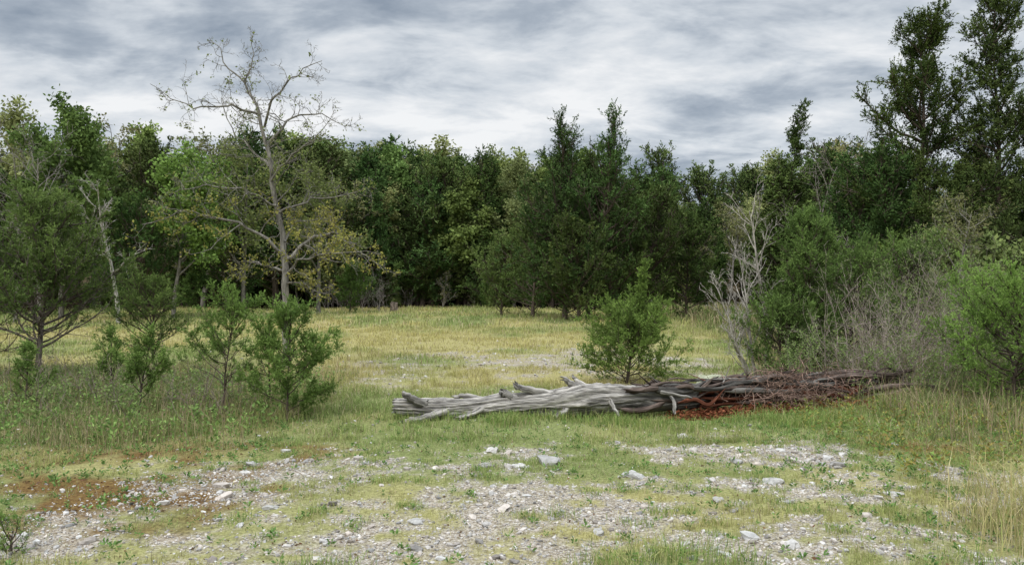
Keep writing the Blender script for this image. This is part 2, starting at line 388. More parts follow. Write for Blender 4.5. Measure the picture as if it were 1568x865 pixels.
P=[(a,b) for a,b in zip(rng.uniform(-5,6.5,5200),rng.uniform(3.8,9,5200)) if gravel(a,b)<.85 and rng.random()<.3+.5*(abs(a)>2.3)]
weeds('broadleaf_weeds',P,.034,wc)
P=[(a,b) for a,b in zip(rng.uniform(3.2,8,900),rng.uniform(6.0,10,900))]
weeds('yellowing_weeds',P,.045,np.array([[.27,.26,.07],[.19,.27,.07],[.26,.2,.07]]),11,.15)
P=[(a,b) for a,b in zip(rng.uniform(-8,-2.6,700),rng.uniform(7.0,12,700))]
weeds('green_weeds',P,.055,wc,14,.25)
g=G()
n=5200;x=rng.uniform(-4.6,5.2,n);y=rng.uniform(3.9,8.5,n);k=rng.random(n)<(.12+moss(x,y)*.8);x,y=x[k],y[k];n=len(x)
leaves(g,np.stack([x,y,hz(x,y)+.006],-1),rng.normal(size=(n,3))*[1,1,.25],rng.uniform(.015,.04,n),rng.uniform(.01,.02,n),np.array([[.19,.115,.06],[.26,.18,.09],[.15,.10,.06]])[rng.integers(0,3,n)]*rng.uniform(.6,1.3,(n,1)),0)
g.obj('fallen_leaves',[M_LEAF])

# ---------------- trees ----------------
BK=np.array([.095,.075,.06]);GREY=np.array([.25,.23,.20])
def cedar(seed,h,rad,base=.06,nb=90,prof=None,e0=15,e1=60,leaf=(.04,.009),nleaf=20000,tl=.12,q=14,dark=(.028,.05,.016),light=(.085,.135,.035),
          tr=None,gn=.10,n2k=5,lean=(0,0),bark=BK,clump=1.0,up=.10,deadlow=0,sec=.38,minl=.03,topthin=0):
    r=np.random.default_rng(seed);g=G()
    tr=tr or h*.016
    T=line(r,(0,0,-.05),(lean[0],lean[1],1),h*1.0,14,.045,.03)
    tubes(g,T,tr*(1-np.linspace(0,1,14)*.93)*(1+.35*np.exp(-np.linspace(0,14,14))),8,bark)
    prof=prof or (lambda t:(1-t)**.75*min(1,(t+.12)*3.2))
    P1=[];R1=[];S1=[];R2=[];O=[];bc=[];TT=[]
    for i in range(nb):
        t=base+(1-base)*((i+r.random())/nb)**.95*.99
        p,_=at(T,t);Lb=rad*prof(t)*r.uniform(.5,1.25)
        if Lb<minl*h: Lb=minl*h
        a=i*2.4+r.normal()*.5;e=radians(e0+(e1-e0)*t+r.normal()*9)
        b=line(r,p,(math.cos(a)*math.cos(e),math.sin(a)*math.cos(e),math.sin(e)),Lb,7,gn,up)
        rb=min(tr*.42,Lb*.022+.002);P1.append(b);R1.append(rb*(1-np.linspace(0,1,7)*.85))
        dd=t<deadlow and r.random()<.8
        n2=max(3,int(n2k*(1+Lb/rad*1.5)));bright=r.uniform(0,1)
        for k in range(n2):
            s=r.uniform(.22,1.0)
            pp,dv=at(b,s)
            L2=Lb*sec*(1.15-s*.75)*r.uniform(.6,1.2)+.02*h
            d2=nrm(dv*.9+r.normal(size=3)*.55+np.array([0,0,.15]))
            S1.append(line(r,pp,d2,L2,4,.16,up));R2.append(max(rb*.35,.0015*h**.5)*(1-np.linspace(0,1,4)*.8))
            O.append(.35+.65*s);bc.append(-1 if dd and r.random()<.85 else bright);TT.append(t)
        S1.append(b[[3,4,5,6]]);R2.append(np.full(4,rb*.1));O.append(1);bc.append(-1 if dd else bright);TT.append(t)
    tubes(g,P1,R1,5,bark)
    S1=np.array(S1);R2=np.array(R2);O=np.array(O);bc=np.array(bc);TT=np.array(TT)
    tubes(g,S1,R2,3,bark*1.1)
    live=bc>=0;S1,O,bc,TT=S1[live],O[live],bc[live],TT[live]
    ln=np.linalg.norm(S1[:,-1]-S1[:,0],axis=1)*(1-topthin*ss(.6,1,TT))
    nt_=max(1,nleaf//q);idx=r.choice(len(S1),nt_,p=ln/ln.sum())
    s=r.beta(1.6,1.0,nt_);p,d=at_b(S1[idx],s)
    td=nrm(d*.8+r.normal(size=(nt_,3))*.55+np.array([0,0,.30]));tlen=tl*r.uniform(.5,1.3,nt_)
    uu=np.tile(np.linspace(.02,1,q),nt_)
    PP=np.repeat(p,q,0)+np.repeat(td*tlen[:,None],q,0)*uu[:,None]
    DD=nrm(np.repeat(td,q,0)*.85+r.normal(size=(nt_*q,3))*.5)
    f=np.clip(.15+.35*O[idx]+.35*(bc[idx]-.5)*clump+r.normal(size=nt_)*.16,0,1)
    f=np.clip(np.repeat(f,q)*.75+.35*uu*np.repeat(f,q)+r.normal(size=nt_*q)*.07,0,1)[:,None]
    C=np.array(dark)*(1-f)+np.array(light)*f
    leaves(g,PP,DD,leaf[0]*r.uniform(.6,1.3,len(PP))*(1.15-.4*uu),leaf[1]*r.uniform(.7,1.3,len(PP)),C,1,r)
    return g
def grow(r,p,d,L,R,lev,maxlev,prm,out,tips):
    K=7 if lev<2 else 5
    P=line(r,p,d,L,K,prm['gn'],prm.get('up',.05))
    out[(K,max(3,7-2*lev))].append((P,R*(1-np.linspace(0,1,K)*.75)))
    if lev>=prm.get('leaflev',2): tips.append(P)
    if lev<maxlev: kids(r,P,L,R,lev,maxlev,prm,out,tips)
def kids(r,P,L,R,lev,maxlev,prm,out,tips,s0=None):
    n=prm['n'][lev]
    for k in range(n):
        s=(s0 if s0 is not None else prm['s0'][lev])+(1-(s0 if s0 is not None else prm['s0'][lev]))*(k+r.random())/n;s=min(s,.99)
        p,dv=at(P,s)
        rd=r.normal(size=3);rd-=dv*(rd@dv);rd=nrm(rd);ang=radians(r.uniform(*prm['ang']))
        d2=dv*math.cos(ang)+rd*math.sin(ang)
        L2=L*prm['ratio'][lev]*(1.15-.6*s)*r.uniform(.6,1.25)
        grow(r,p,d2,L2,max(R*(1-.7*s)*.6,prm['minr']),lev+1,maxlev,prm,out,tips)
from collections import defaultdict
def flush(g,out,C):
    for (K,S),l in out.items():
        tubes(g,[a for a,_ in l],[b for _,b in l],S,C)
def tipleaves(g,r,tips,n,leaf,cols,spread,bias=1.3):
    if n==0 or not tips:return
    by=defaultdict(list)
    for t in tips: by[len(t)].append(t)
    for K,l in by.items():
        A=np.array(l);m=int(n*len(l)/len(tips));ln=np.linalg.norm(A[:,-1]-A[:,0],axis=1)
        hue=r.random(len(A));idx=r.choice(len(A),m,p=ln/ln.sum());s=r.beta(bias,1,m)
        p,d=at_b(A[idx],s);p=p+r.normal(size=(m,3))*spread
        f=np.clip(hue[idx]*.6+r.random(m)*.5,0,1)[:,None]
        C=(np.array(cols[0])*(1-f)+np.array(cols[1])*f)
        D=d*.4+r.normal(size=(m,3))*.8+np.array([0,0,-.15])
        leaves(g,p,D,leaf[0]*r.uniform(.6,1.3,m),leaf[1]*r.uniform(.7,1.3,m),C,1,r)
def decid(seed,h,nleaf,leaf,cols,bark=GREY*.7,n=(15,6,5),ratio=(.42,.5,.5),ang=(30,65),gn=.13,minr=.008,s0=(.3,.25,.2),spread=.08,tr=None,lean=(0,0),up=.05,maxlev=3,bias=1.3):
    r=np.random.default_rng(seed);g=G();out=defaultdict(list);tips=[]
    tr=tr or h*.014
    T=line(r,(0,0,-.05),(lean[0],lean[1],1),h*.88,12,.06,.03)
    tubes(g,T,tr*(1-np.linspace(0,1,12)*.85),8,bark)
    prm=dict(n=n,ratio=ratio,ang=ang,gn=gn,minr=minr,s0=s0,up=up,leaflev=2)
    kids(r,T,h*.88,tr,0,maxlev,prm,out,tips)
    flush(g,out,bark);tipleaves(g,r,tips,nleaf,leaf,cols,spread,bias);return g
MC=[M_BARK,M_CEDAR];MD=[M_BARK,M_LEAF];MH=[M_BARK,M_HERO]
def put(g,name,x,y,mats,rot=0,sc_=1):
    o=g.obj(name,mats,smooth_m=(0,),loc=(x,y,float(hz(x,y))-.02));o.rotation_euler=(0,0,rot);o.scale=(sc_,)*3;return o

DK=(.036,.066,.023);LT=(.11,.175,.05)
round_p=lambda t:math.sin(min(1,(t*.92+.10))*math.pi)**.7
oval_p=lambda t:(1-t**2.2)**.5*min(1,(t+.3)*2)
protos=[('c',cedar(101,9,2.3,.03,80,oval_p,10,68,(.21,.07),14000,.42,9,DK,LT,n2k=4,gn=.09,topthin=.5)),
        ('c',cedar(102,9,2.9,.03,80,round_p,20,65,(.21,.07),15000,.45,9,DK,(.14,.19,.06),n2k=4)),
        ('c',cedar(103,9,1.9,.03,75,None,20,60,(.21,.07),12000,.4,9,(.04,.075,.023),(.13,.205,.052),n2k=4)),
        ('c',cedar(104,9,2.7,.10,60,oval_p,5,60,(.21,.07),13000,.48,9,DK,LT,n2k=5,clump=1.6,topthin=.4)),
        ('d',decid(105,9,12000,(.21,.14),((.10,.155,.045),(.24,.33,.10)),spread=.16,n=(13,6,3))),
        ('d',decid(106,9,8500,(.19,.12),((.14,.18,.07),(.30,.35,.14)),spread=.14,gn=.16,n=(13,6,3))),
        ('d',decid(107,9,2600,(.15,.09),((.14,.17,.065),(.28,.28,.12)),bark=GREY*1.1,minr=.013,n=(14,6,3)))]
pm=[(k,g_.mesh('woodland_tree_'+str(i),MC if k=='c' else MD,(0,))) for i,(k,g_) in enumerate(protos)]
bush=[cedar(111,2.4,1.1,.0,40,round_p,25,70,(.14,.046),5500,.25,10,(.05,.09,.028),(.16,.24,.06),n2k=4).mesh('woodland_bush_0',MC,(0,)),
      decid(112,2.4,3000,(.14,.08),((.10,.14,.045),(.23,.29,.10)),n=(14,5,3),s0=(.05,.2,.2),spread=.08,minr=.004).mesh('woodland_bush_1',MD,(0,)),
      decid(113,2.2,300,(.08,.04),((.13,.14,.05),(.22,.2,.09)),bark=np.array([.28,.25,.22]),n=(18,6,3),s0=(.02,.2,.2),minr=.006).mesh('woodland_bush_2',MD,(0,))]
woodland=bpy.data.objects.new('distant_woodland',None);sc.collection.objects.link(woodland)
def inst(me,x,y,s,rot,name='woodland_tree_part',sz=None):
    o=bpy.data.objects.new(name,me);o.parent=woodland;o.location=(x,y,float(hz(x,y))-.05)
    o.rotation_euler=(0,0,rot);o.scale=(s,s,sz or s);sc.collection.objects.link(o)
spx=[-400,0,60,100,150,200,250,330,420,480,520,600,650,700,740,790,830,950,1030,1100,1150,1200,1250,1300,1400,1568,2000]
spy=[190,205,190,175,205,225,215,215,210,215,245,232,248,270,250,272,252,246,250,268,254,238,230,230,235,235,210]
r=np.random.default_rng(5);pts=[]
for _ in range(9000):
    x=r.uniform(-58,52);y=r.uniform(9,66)
    if woods(x,y)<.55 or abs(x)>.82*y+4: continue
    dedge=min(max(y-45,0) if x<right_edge(y) and x>-26 else 99, x-right_edge(y) if x>0 else 99, -26-x if x<0 else 99)
    if dedge>12: continue
    if x>0 and y<17: continue
    if any((x-a)**2+(y-b)**2<(2.35+.11*dedge)**2 for a,b in pts): continue
    pts.append((x,y))
    sky_y=np.interp(784+1132*x/y,spx,spy)
    H=1.6+(430-sky_y)/1132*y
    H=min(H*r.uniform(.62,1.08),14)
    if dedge<1.5 and r.random()<.55: H*=.55
    left=x<-12 and y<60
    c=r.choice(7,p=[.10,.14,.08,.12,.20,.20,.16] if left else [.2,.17,.12,.17,.10,.14,.10])
    k,me=pm[c];s=H/9
    inst(me,x,y,s*r.uniform(.95,1.4),r.uniform(0,6.28),sz=s)
print('woodland trees',len(pts))
nb_=0
for _ in range(2500):
    x=r.uniform(-45,30);y=r.uniform(12,52)
    wv=woods(x,y)
    if wv<.15 or abs(x)>.82*y+3: continue
    near=(44<y<49 and x<right_edge(y)) or (0<x-right_edge(y)<3) or (0<-25-x<4)
    if not near: continue
    inst(bush[r.choice(3,p=[.5,.25,.25])],x,y,r.uniform(.5,1.25),r.uniform(0,6.28),'woodland_bush_part');nb_+=1
    if nb_>130:break

# --- cedars in the middle
mid=lambda t:min(1,(t+.3)*2)*(1.0-.62*ss(.35,.85,t))*(1 if t<.93 else .7)
put(cedar(201,8.3,2.7,.03,100,mid,12,74,(.125,.038),32000,.32,12,DK,(.115,.165,.052),n2k=6,tr=.10,clump=1.4,minl=.07,topthin=.72,gn=.12,lean=(-.04,0)),'cedar_tree',2.2,31,MC)
put(cedar(202,8.5,2.6,.03,95,mid,12,76,(.125,.038),30000,.32,12,DK,LT,tr=.10,clump=1.4,minl=.07,topthin=.75,gn=.12,lean=(.06,0)),'cedar_tree',3.2,31.3,MC)
put(cedar(217,7.4,2.2,.03,80,mid,12,74,(.125,.038),22000,.32,12,DK,LT,tr=.09,minl=.07,topthin=.7),'cedar_tree',4.3,32,MC)
put(cedar(209,3.6,2.0,.02,60,round_p,15,60,(.12,.036),16000,.26,12,DK,LT),'cedar_tree',2.7,30,MC)
put(cedar(203,3.4,1.9,.03,60,round_p,15,60,(.12,.036),16000,.24,12,(.05,.085,.028),(.145,.21,.062)),'cedar_tree',-.5,35,MC)
put(cedar(204,4.8,1.9,.03,60,oval_p,15,60,(.12,.036),16000,.26,12,DK,LT),'cedar_tree',.9,32.5,MC)
put(cedar(205,2.3,1.2,.0,45,round_p,25,65,(.10,.032),11000,.2,12,(.06,.105,.03),(.17,.26,.06)),'cedar_tree',-8.2,37.5,MH)
put(cedar(206,5.5,2.2,.02,80,round_p,15,60,(.13,.04),20000,.3,12,DK,LT),'cedar_tree',6.0,33,MC)
put(cedar(207,4.6,1.9,.02,70,round_p,15,60,(.13,.04),17000,.3,12,DK,(.12,.19,.05)),'cedar_tree',8.0,34,MC)
put(cedar(208,10.0,1.7,.1,80,None,15,55,(.14,.045),19000,.3,12,DK,LT,tr=.13),'cedar_tree',12.6,35,MC)
# --- tall cedars at right
def layf(ph,lo=.42): return lambda t:(1-t)**.4*(lo+(1-lo)*max(0,math.sin(t*22+ph))**.7)
put(cedar(211,9.5,3.6,.28,84,layf(0),-4,42,(.10,.033),60000,.28,12,(.036,.066,.021),(.135,.19,.052),tr=.13,n2k=7,clump=1.5,up=.06,gn=.13,minl=.06),'tall_cedar_tree',12.4,22,MC)
put(cedar(218,10.0,2.5,.26,78,layf(2,.5),0,50,(.10,.033),44000,.28,12,DK,(.10,.15,.047),tr=.12,n2k=6,clump=1.5,minl=.07,gn=.11),'tall_cedar_tree',14.3,22.3,MC)
put(cedar(213,6.6,2.2,.2,80,None,10,55,(.10,.032),20000,.26,12,DK,LT,tr=.11),'tall_cedar_tree',15.4,21.5,MC)
put(cedar(214,5.6,2.0,.1,80,oval_p,10,55,(.10,.032),22000,.26,12,DK,LT,tr=.11),'cedar_tree',10.9,24,MC)
# --- left cedar (foreground)
LD=(.075,.115,.036);LL=(.22,.30,.085)
put(cedar(221,2.85,1.75,.22,75,lambda t:(1-t)**.45*min(1,(t+.1)*2.2),8,42,(.045,.014),52000,.13,12,LD,LL,tr=.05,n2k=8,gn=.13,deadlow=.34,bark=np.array([.12,.10,.085])),'cedar_tree',-7.25,11.3,MH)
put(cedar(222,2.5,1.5,.12,60,round_p,10,50,(.045,.014),30000,.13,12,LD,LL,deadlow=.2,n2k=7),'cedar_tree',-8.9,11.6,MH)
put(cedar(223,1.7,.9,.12,45,round_p,10,50,(.045,.014),13000,.13,12,LD,LL,deadlow=.2,n2k=6),'cedar_tree',-6.6,13.6,MH)
# --- saplings
SD=(.085,.14,.037);SL=(.24,.35,.09)
def sap(seed,x,y,h,rad,nl,nb=34,prof=None,**k):
    a=dict(base=.05,e0=25,e1=65,leaf=(.034,.0115),tl=.09,q=12,dark=SD,light=SL,tr=.016,n2k=6,gn=.12);a.update(k)
    return put(cedar(seed,h,rad,a.pop('base'),nb,prof,a.pop('e0'),a.pop('e1'),a.pop('leaf'),nl,a.pop('tl'),a.pop('q'),a.pop('dark'),a.pop('light'),**a),'cedar_sapling',x,y,MH)
sap(231,-2.62,8.6,1.25,.82,24000,28,lambda t:(1-t)**.4*min(1,t+.55),e0=10,e1=55)
sap(232,-3.50,8.9,1.35,1.0,10000,24,lambda t:(1-t*.5)*.8,base=.25,deadlow=.5,e0=12,e1=45,lean=(.1,0))
sap(233,-4.55,9.0,1.1,.6,7000,20,None,base=.2,deadlow=.25)
sap(234,-3.15,9.6,1.2,.6,6000,20,None,base=.3,deadlow=.4)
sap(235,1.80,11.7,.95,1.15,40000,70,lambda t:.55+.45*math.sin(min(1,t+.25)*math.pi)**.5 if t<.75 else .45,base=.02,leaf=(.040,.013),e0=12,e1=62,dark=(.09,.14,.035),light=(.26,.37,.09))
sap(238,1.84,11.72,1.95,.27,6500,30,lambda t:(1-t)**.7+.1,leaf=(.040,.013),base=.38,e0=30,dark=(.09,.14,.035),light=(.26,.37,.09))
sap(236,-6.2,9.4,.9,.5,4500,18,None,deadlow=.3)
sap(239,-5.6,10.4,1.0,.5,5000,20,None,deadlow=.3)
sap(237,-2.95,4.35,.2,.2,1800,12,round_p,leaf=(.016,.005))
# --- right cedars
RD=(.07,.115,.034);RL=(.20,.295,.08)
put(cedar(241,2.8,1.15,.03,80,lambda t:(1-t)**.5*min(1,t+.5),22,65,(.05,.015),38000,.15,12,RD,RL,tr=.05,n2k=7,topthin=.4),'cedar_tree',4.95,12.3,MH)
put(cedar(242,2.1,1.2,.03,70,round_p,20,60,(.05,.015),26000,.15,12,RD,RL,n2k=7),'cedar_tree',6.1,13.4,MH)
put(cedar(243,1.3,.8,.03,50,round_p,20,60,(.05,.015),15000,.15,12,RD,RL,n2k=7),'cedar_tree',4.4,12.0,MH)
put(cedar(246,2.3,1.3,.03,60,round_p,20,60,(.055,.017),20000,.16,12,RD,RL,n2k=7),'cedar_tree',8.3,16.0,MH)
ED=(.12,.20,.047);EL=(.29,.43,.105)
put(cedar(244,1.6,1.15,.03,60,round_p,5,45,(.034,.012),44000,.11,12,ED,EL,n2k=8,tr=.03),'cedar_tree',6.25,9.2,MH)
put(cedar(245,1.35,.8,.03,46,round_p,10,50,(.034,.012),18000,.11,12,ED,EL,n2k=8,tr=.03),'cedar_tree',7.4,10.6,MH)
# --- dead pale trees
def dead(seed,x,y,h,n=(12,5,4),bark=np.array([.36,.33,.29]),name='dead_tree',**k):
    a=dict(minr=.004,gn=.12,up=.04);a.update(k)
    put(decid(seed,h,0,(.05,.03),((0,0,0),(0,0,0)),bark=bark,n=n,**a),name,x,y,MD)
dead(301,4.45,13.0,3.4,(18,5,3),s0=(.2,.2,.2),tr=.042,lean=(.02,0),minr=.0055,ang=(20,45),ratio=(.33,.45,.5))
dead(302,4.1,12.3,2.4,(16,5,3),s0=(.15,.2,.2),tr=.032,lean=(-.25,0),minr=.005,ang=(20,50),ratio=(.38,.45,.5))
dead(310,4.05,12.6,2.1,(14,5,3),s0=(.15,.2,.2),tr=.030,lean=(-.42,0),minr=.005,ang=(20,50),ratio=(.38,.45,.5))
dead(309,3.95,12.0,1.4,(14,5,3),s0=(.05,.2,.2),tr=.02,lean=(-.3,-.1),minr=.004)
dead(303,-15.0,28.2,6.0,(13,5,4),tr=.09,minr=.010,s0=(.35,.2,.2),bark=np.array([.34,.32,.29]),ratio=(.33,.5,.5))
dead(304,-17.5,27.5,7.2,(14,6,4),tr=.07,minr=.010,bark=np.array([.22,.20,.18]))
dead(305,-19.5,29,7.8,(14,6,4),tr=.07,minr=.010,bark=np.array([.22,.20,.18]))
dead(306,10.3,21,3.2,(12,5,3),tr=.04,minr=.007)
dead(307,11.0,27,7.0,(14,6,4),tr=.07,minr=.010,bark=np.array([.18,.16,.14]))
dead(308,-7.2,40,1.5,(12,5,3),tr=.04,minr=.010,s0=(.1,.2,.2),bark=np.array([.2,.18,.16]))
# --- leafy trees at left
put(decid(311,7.0,9000,(.16,.10),((.10,.165,.045),(.24,.36,.09)),bark=GREY*.7,spread=.14),'green_leaf_tree',-14.2,31,MH)
put(decid(312,8.3,15000,(.17,.11),((.07,.115,.035),(.17,.245,.07)),bark=GREY*.5,spread=.16),'oak_tree',-18.6,30.5,MH)
put(decid(313,7.8,4500,(.14,.09),((.09,.12,.04),(.20,.23,.08)),bark=GREY*.7,spread=.13,minr=.010),'sparse_oak_tree',-12.0,33,MH)
put(decid(314,7.8,4500,(.14,.09),((.09,.12,.04),(.20,.23,.08)),bark=GREY*.7,spread=.13,minr=.010),'sparse_oak_tree',-9.4,36,MH)
put(cedar(315,4.4,2.4,.02,70,round_p,15,60,(.13,.04),16000,.3,12,DK,LT),'cedar_tree',-15.5,31,MC)
put(cedar(316,4.0,2.2,.02,70,round_p,15,60,(.13,.04),16000,.3,12,DK,LT),'cedar_tree',-17.5,34,MC)
put(cedar(317,3.8,2.2,.02,70,round_p,15,60,(.13,.04),16000,.3,12,DK,LT),'cedar_tree',-13.0,34,MC)

# --- crooked, half-bare oak in the meadow
r=np.random.default_rng(77);g=G();out=defaultdict(list);tips=[]
D0=14.0
def wp(px,pz,dy=0): return np.array([(px-784)*.012367+4.28,dy,1.6+(430-pz)*.012367])
def poly(pts,K):
    A=np.array(pts);s=np.linspace(0,len(A)-1,K)
    i=np.minimum(s.astype(int),len(A)-2);f=(s-i)[:,None]
    f=f*f*(3-2*f)*.5+f*.5
    P=A[i]*(1-f)+A[i+1]*f
    return P+np.concatenate([np.zeros((1,3)),r.normal(size=(K-1,3))*.026])
limbs=[([wp(438,563),wp(440,480),wp(437,400),wp(431,335,.05),wp(416,275,.0),wp(409,215,-.05),wp(398,160,0),wp(372,122,.1),wp(345,95,.1),wp(318,55,.1)],24,.072,.005),
 ([wp(372,122,.1),wp(382,80,.2),wp(379,42,.25)],7,.015,.004),
 ([wp(405,190),wp(425,150,-.2),wp(455,120,-.3),wp(495,95,-.3)],12,.028,.005),
 ([wp(410,215),wp(440,175,.2),wp(480,158,.4),wp(525,185,.5)],12,.028,.004),
 ([wp(400,170),wp(360,160,-.3),wp(310,172,-.5),wp(255,135,-.6)],12,.026,.004),
 ([wp(412,250),wp(380,225,.3),wp(345,195,.5),wp(318,120,.6)],12,.026,.004),
 ([wp(415,275),wp(450,240,-.3),wp(490,215,-.4),wp(520,170,-.4)],12,.024,.004),
 ([wp(428,320),wp(470,300,.3),wp(520,290,.4),wp(560,275,.5)],12,.024,.004),
 ([wp(425,310),wp(385,290,-.4),wp(330,285,-.6),wp(290,300,-.8)],12,.024,.004),
 ([wp(436,385),wp(400,350,-.2),wp(350,330,-.4),wp(300,320,-.5),wp(240,345,-.6)],14,.038,.006),
 ([wp(437,392),wp(470,360,.2),wp(505,350,.2),wp(545,375,.1),wp(592,415,.1)],14,.038,.006),
 ([wp(438,415),wp(470,395,-.4),wp(520,385,-.7),wp(575,380,-.9)],12,.028,.004),
 ([wp(437,410),wp(400,400,.4),wp(370,395,.6),wp(335,420,.7)],12,.028,.004),
 ([wp(438,430),wp(465,425,-.2),wp(490,440,-.3),wp(520,445,-.4)],8,.018,.004),
 ([wp(436,365),wp(440,330,.5),wp(470,325,.9),wp(500,335,1.1)],8,.024,.004)]
bk=np.array([.20,.185,.16])
prm=dict(n=(0,5,4),ratio=(0,.42,.5),ang=(35,75),gn=.28,minr=.0042,s0=(0,.15,.15),up=.03,leaflev=2)
for li,(pts_,K,r0,r1) in enumerate(limbs):
    P=poly(pts_,K)
    R=np.linspace(r0,r1,K) if li else .006+.072*(1-np.linspace(0,1,K))**1.1
    tubes(g,P,R,9 if li==0 else 6,bk)
    ln=np.linalg.norm(np.diff(P,axis=0),axis=1).sum()
    if li==0: prm['n']=(20,5,4);kids(r,P,1.5,.032,0,3,dict(prm,ratio=(.5,.5,.5)),out,tips,s0=.30)
    else:
        prm['n']=(13,5,3);kids(r,P,ln,r0*.7,0,3,dict(prm,ratio=(.36,.5,.5)),out,tips,s0=.12)
flush(g,out,bk)
low=[t for t in tips if t[0][2]<3.1 and r.random()<.32];hi=[t for t in tips if t[0][2]>=3.1 and (r.random()<.25 if t[0][2]<4.6 else r.random()<.08)]
tipleaves(g,r,low,3000,(.058,.035),((.15,.18,.05),(.37,.33,.09)),.03)
tipleaves(g,r,hi,1400,(.055,.033),((.13,.17,.05),(.24,.27,.08)),.03)
put(g,'half_bare_oak_tree',-4.28,D0,MH)

# --- brush
def brush(name,seed,x,y,h,n,spreadx,spready,col,nl=0,lc=((.12,.16,.05),(.24,.26,.1)),lf=(.035,.018)):
    r=np.random.default_rng(seed);g=G();out=defaultdict(list);tips=[]
    prm=dict(n=(0,5,4),ratio=(0,.5,.5),ang=(20,60),gn=.14,minr=.0024,s0=(0,.2,.2),up=.04,leaflev=2)
    for i in range(n):
        p=np.array([r.normal()*spreadx,r.normal()*spready,0]);d=np.array([r.normal()*.35,r.normal()*.35,1])
        p[2]=float(hz(x+p[0],y+p[1])-hz(x,y))-.03
        grow(r,p,d,h*r.uniform(.5,1.15),r.uniform(.004,.008),1,3,prm,out,tips)
    flush(g,out,np.array(col));tipleaves(g,r,tips,nl,lf,lc,.02)
    return put(g,name,x,y,MH)
gl2=((.12,.18,.055),(.26,.34,.12))
brush('dead_brush',401,5.3,10.4,1.35,42,.40,.25,(.33,.275,.235),400)
brush('dead_brush',402,6.0,11.2,1.75,46,.6,.4,(.31,.255,.22),700)
brush('dead_brush',403,8.2,14.0,2.0,44,1.1,.8,(.28,.235,.20),1800)
brush('leafy_shrub',404,7.6,12.4,1.9,36,.8,.6,(.2,.17,.14),8000,gl2)
brush('leafy_shrub',405,4.6,10.8,1.1,22,.4,.3,(.2,.17,.14),3600,gl2)
brush('leafy_shrub',406,9.7,15.5,2.3,40,1.0,.8,(.2,.17,.14),8000,gl2,(.045,.024))
brush('leafy_shrub',412,5.7,9.9,.8,26,.6,.25,(.2,.17,.14),3600,gl2)
brush('dead_brush',407,-5.1,9.5,.75,24,.9,.5,(.24,.20,.16),350)
brush('dead_brush',408,-3.5,8.9,.75,16,.25,.2,(.24,.20,.16),100)
brush('dead_brush',409,-6.6,10.6,.9,24,.8,.5,(.24,.20,.16),500)
brush('dead_brush',410,-8.5,41,1.8,40,2.0,.8,(.24,.21,.19),300)
brush('leafy_shrub',411,-11.0,12.5,1.5,26,1.0,.6,(.16,.14,.11),4500,gl2)
brush('leafy_shrub',413,-5.2,8.8,.5,22,.9,.5,(.2,.17,.14),2600,gl2)

# ---------------- fallen log ----------------
def ridged(g,P,R,S,col,seed,amp=.22,flat=1.0,roll=0,freq=3.0):
    r_=np.random.default_rng(seed);P=np.array(P,float);K=len(P)
    t=nrm(np.gradient(P,axis=0));ref=np.array([0,0,1.]) if abs(nrm(P[-1]-P[0])[2])<.8 else np.array([0,1.,0])
    u=nrm(np.cross(t,ref[None]));w=np.cross(t,u)
    s=np.concatenate([[0],np.cumsum(np.linalg.norm(np.diff(P,axis=0),axis=1))])
    a=np.arange(S)*2*math.pi/S+roll;aa,sm=np.meshgrid(a,s)
    tw=aa+sm*.35
    n=fbm(np.cos(tw)*freq+40+seed,np.sin(tw)*freq+40+sm*1.6,seed%50,4)
    n2=1-np.abs(fbm(np.cos(tw)*freq*2.6+9,np.sin(tw)*freq*2.6+9+sm*1.1,seed%50+3,3)*2-1)
    rad=np.asarray(R)[:,None]*(1+amp*2.6*(n-.5)+amp*1.7*(n2-.8))
    V=P[:,None]+rad[...,None]*(np.cos(aa)[...,None]*u[:,None]+np.sin(aa)[...,None]*flat*w[:,None])
    V[-1]+=t[-1]*r_.uniform(-.03,.06,(S,1));V[0]-=t[0]*r_.uniform(-.02,.06,(S,1))
    k=np.arange(K-1)[:,None]*S;j=np.arange(S)[None,:];j2=(j+1)%S
    Q=np.stack([k+j,k+j2,k+S+j2,k+S+j],-1).reshape(-1,4)
    A=np.stack([np.cos(tw)*R[:,None],np.sin(tw)*R[:,None],sm+seed*3.3],-1)
    C=np.asarray(col,float)
    if C.ndim==1: C=np.tile(C,(K,1))
    CC=np.repeat(C[:,None],S,1)*(.30+.9*np.clip(n2,0,1)**2.5)[...,None]*(.7+.6*n[...,None])
    g.add(V,Q,C=CC,A=A)
    for end,ring in ((0,np.arange(S)),(K-1,np.arange(S)+(K-1)*S)):
        c=V[end].mean(0)+t[end]*(.03 if end==0 else -.03)
        T=np.stack([np.full(S,S*K+(0 if end==0 else 1)),ring,np.roll(ring,-1)],-1)
        if end==0: Tt=T;c0=c
        else: c1=c;Tt=np.concatenate([Tt,T])
    b2=g.n-K*S
    g.V.append(np.array([c0,c1]));g.C.append(np.array([C[0],C[-1]])*.6);g.A.append(np.array([A[0].mean(0),A[-1].mean(0)+.3]));g.T.append(Tt+b2);g.TM.append(np.zeros(len(Tt),int));g.n+=2
def smooth(pts,K):
    A=np.array(pts,float);s=np.linspace(0,len(A)-1,K)
    o=[]
    for q in s:
        i=min(int(q),len(A)-2);f=q-i
        p0=A[max(i-1,0)];p1=A[i];p2=A[i+1];p3=A[min(i+2,len(A)-1)]
        o.append(.5*((2*p1)+(-p0+p2)*f+(2*p0-5*p1+4*p2-p3)*f*f+(-p0+3*p1-3*p2+p3)*f**3))
    return np.array(o)
gl=G();gy=np.array([.38,.355,.32]);rd=np.array([.16,.062,.038]);dkb=np.array([.12,.092,.078])
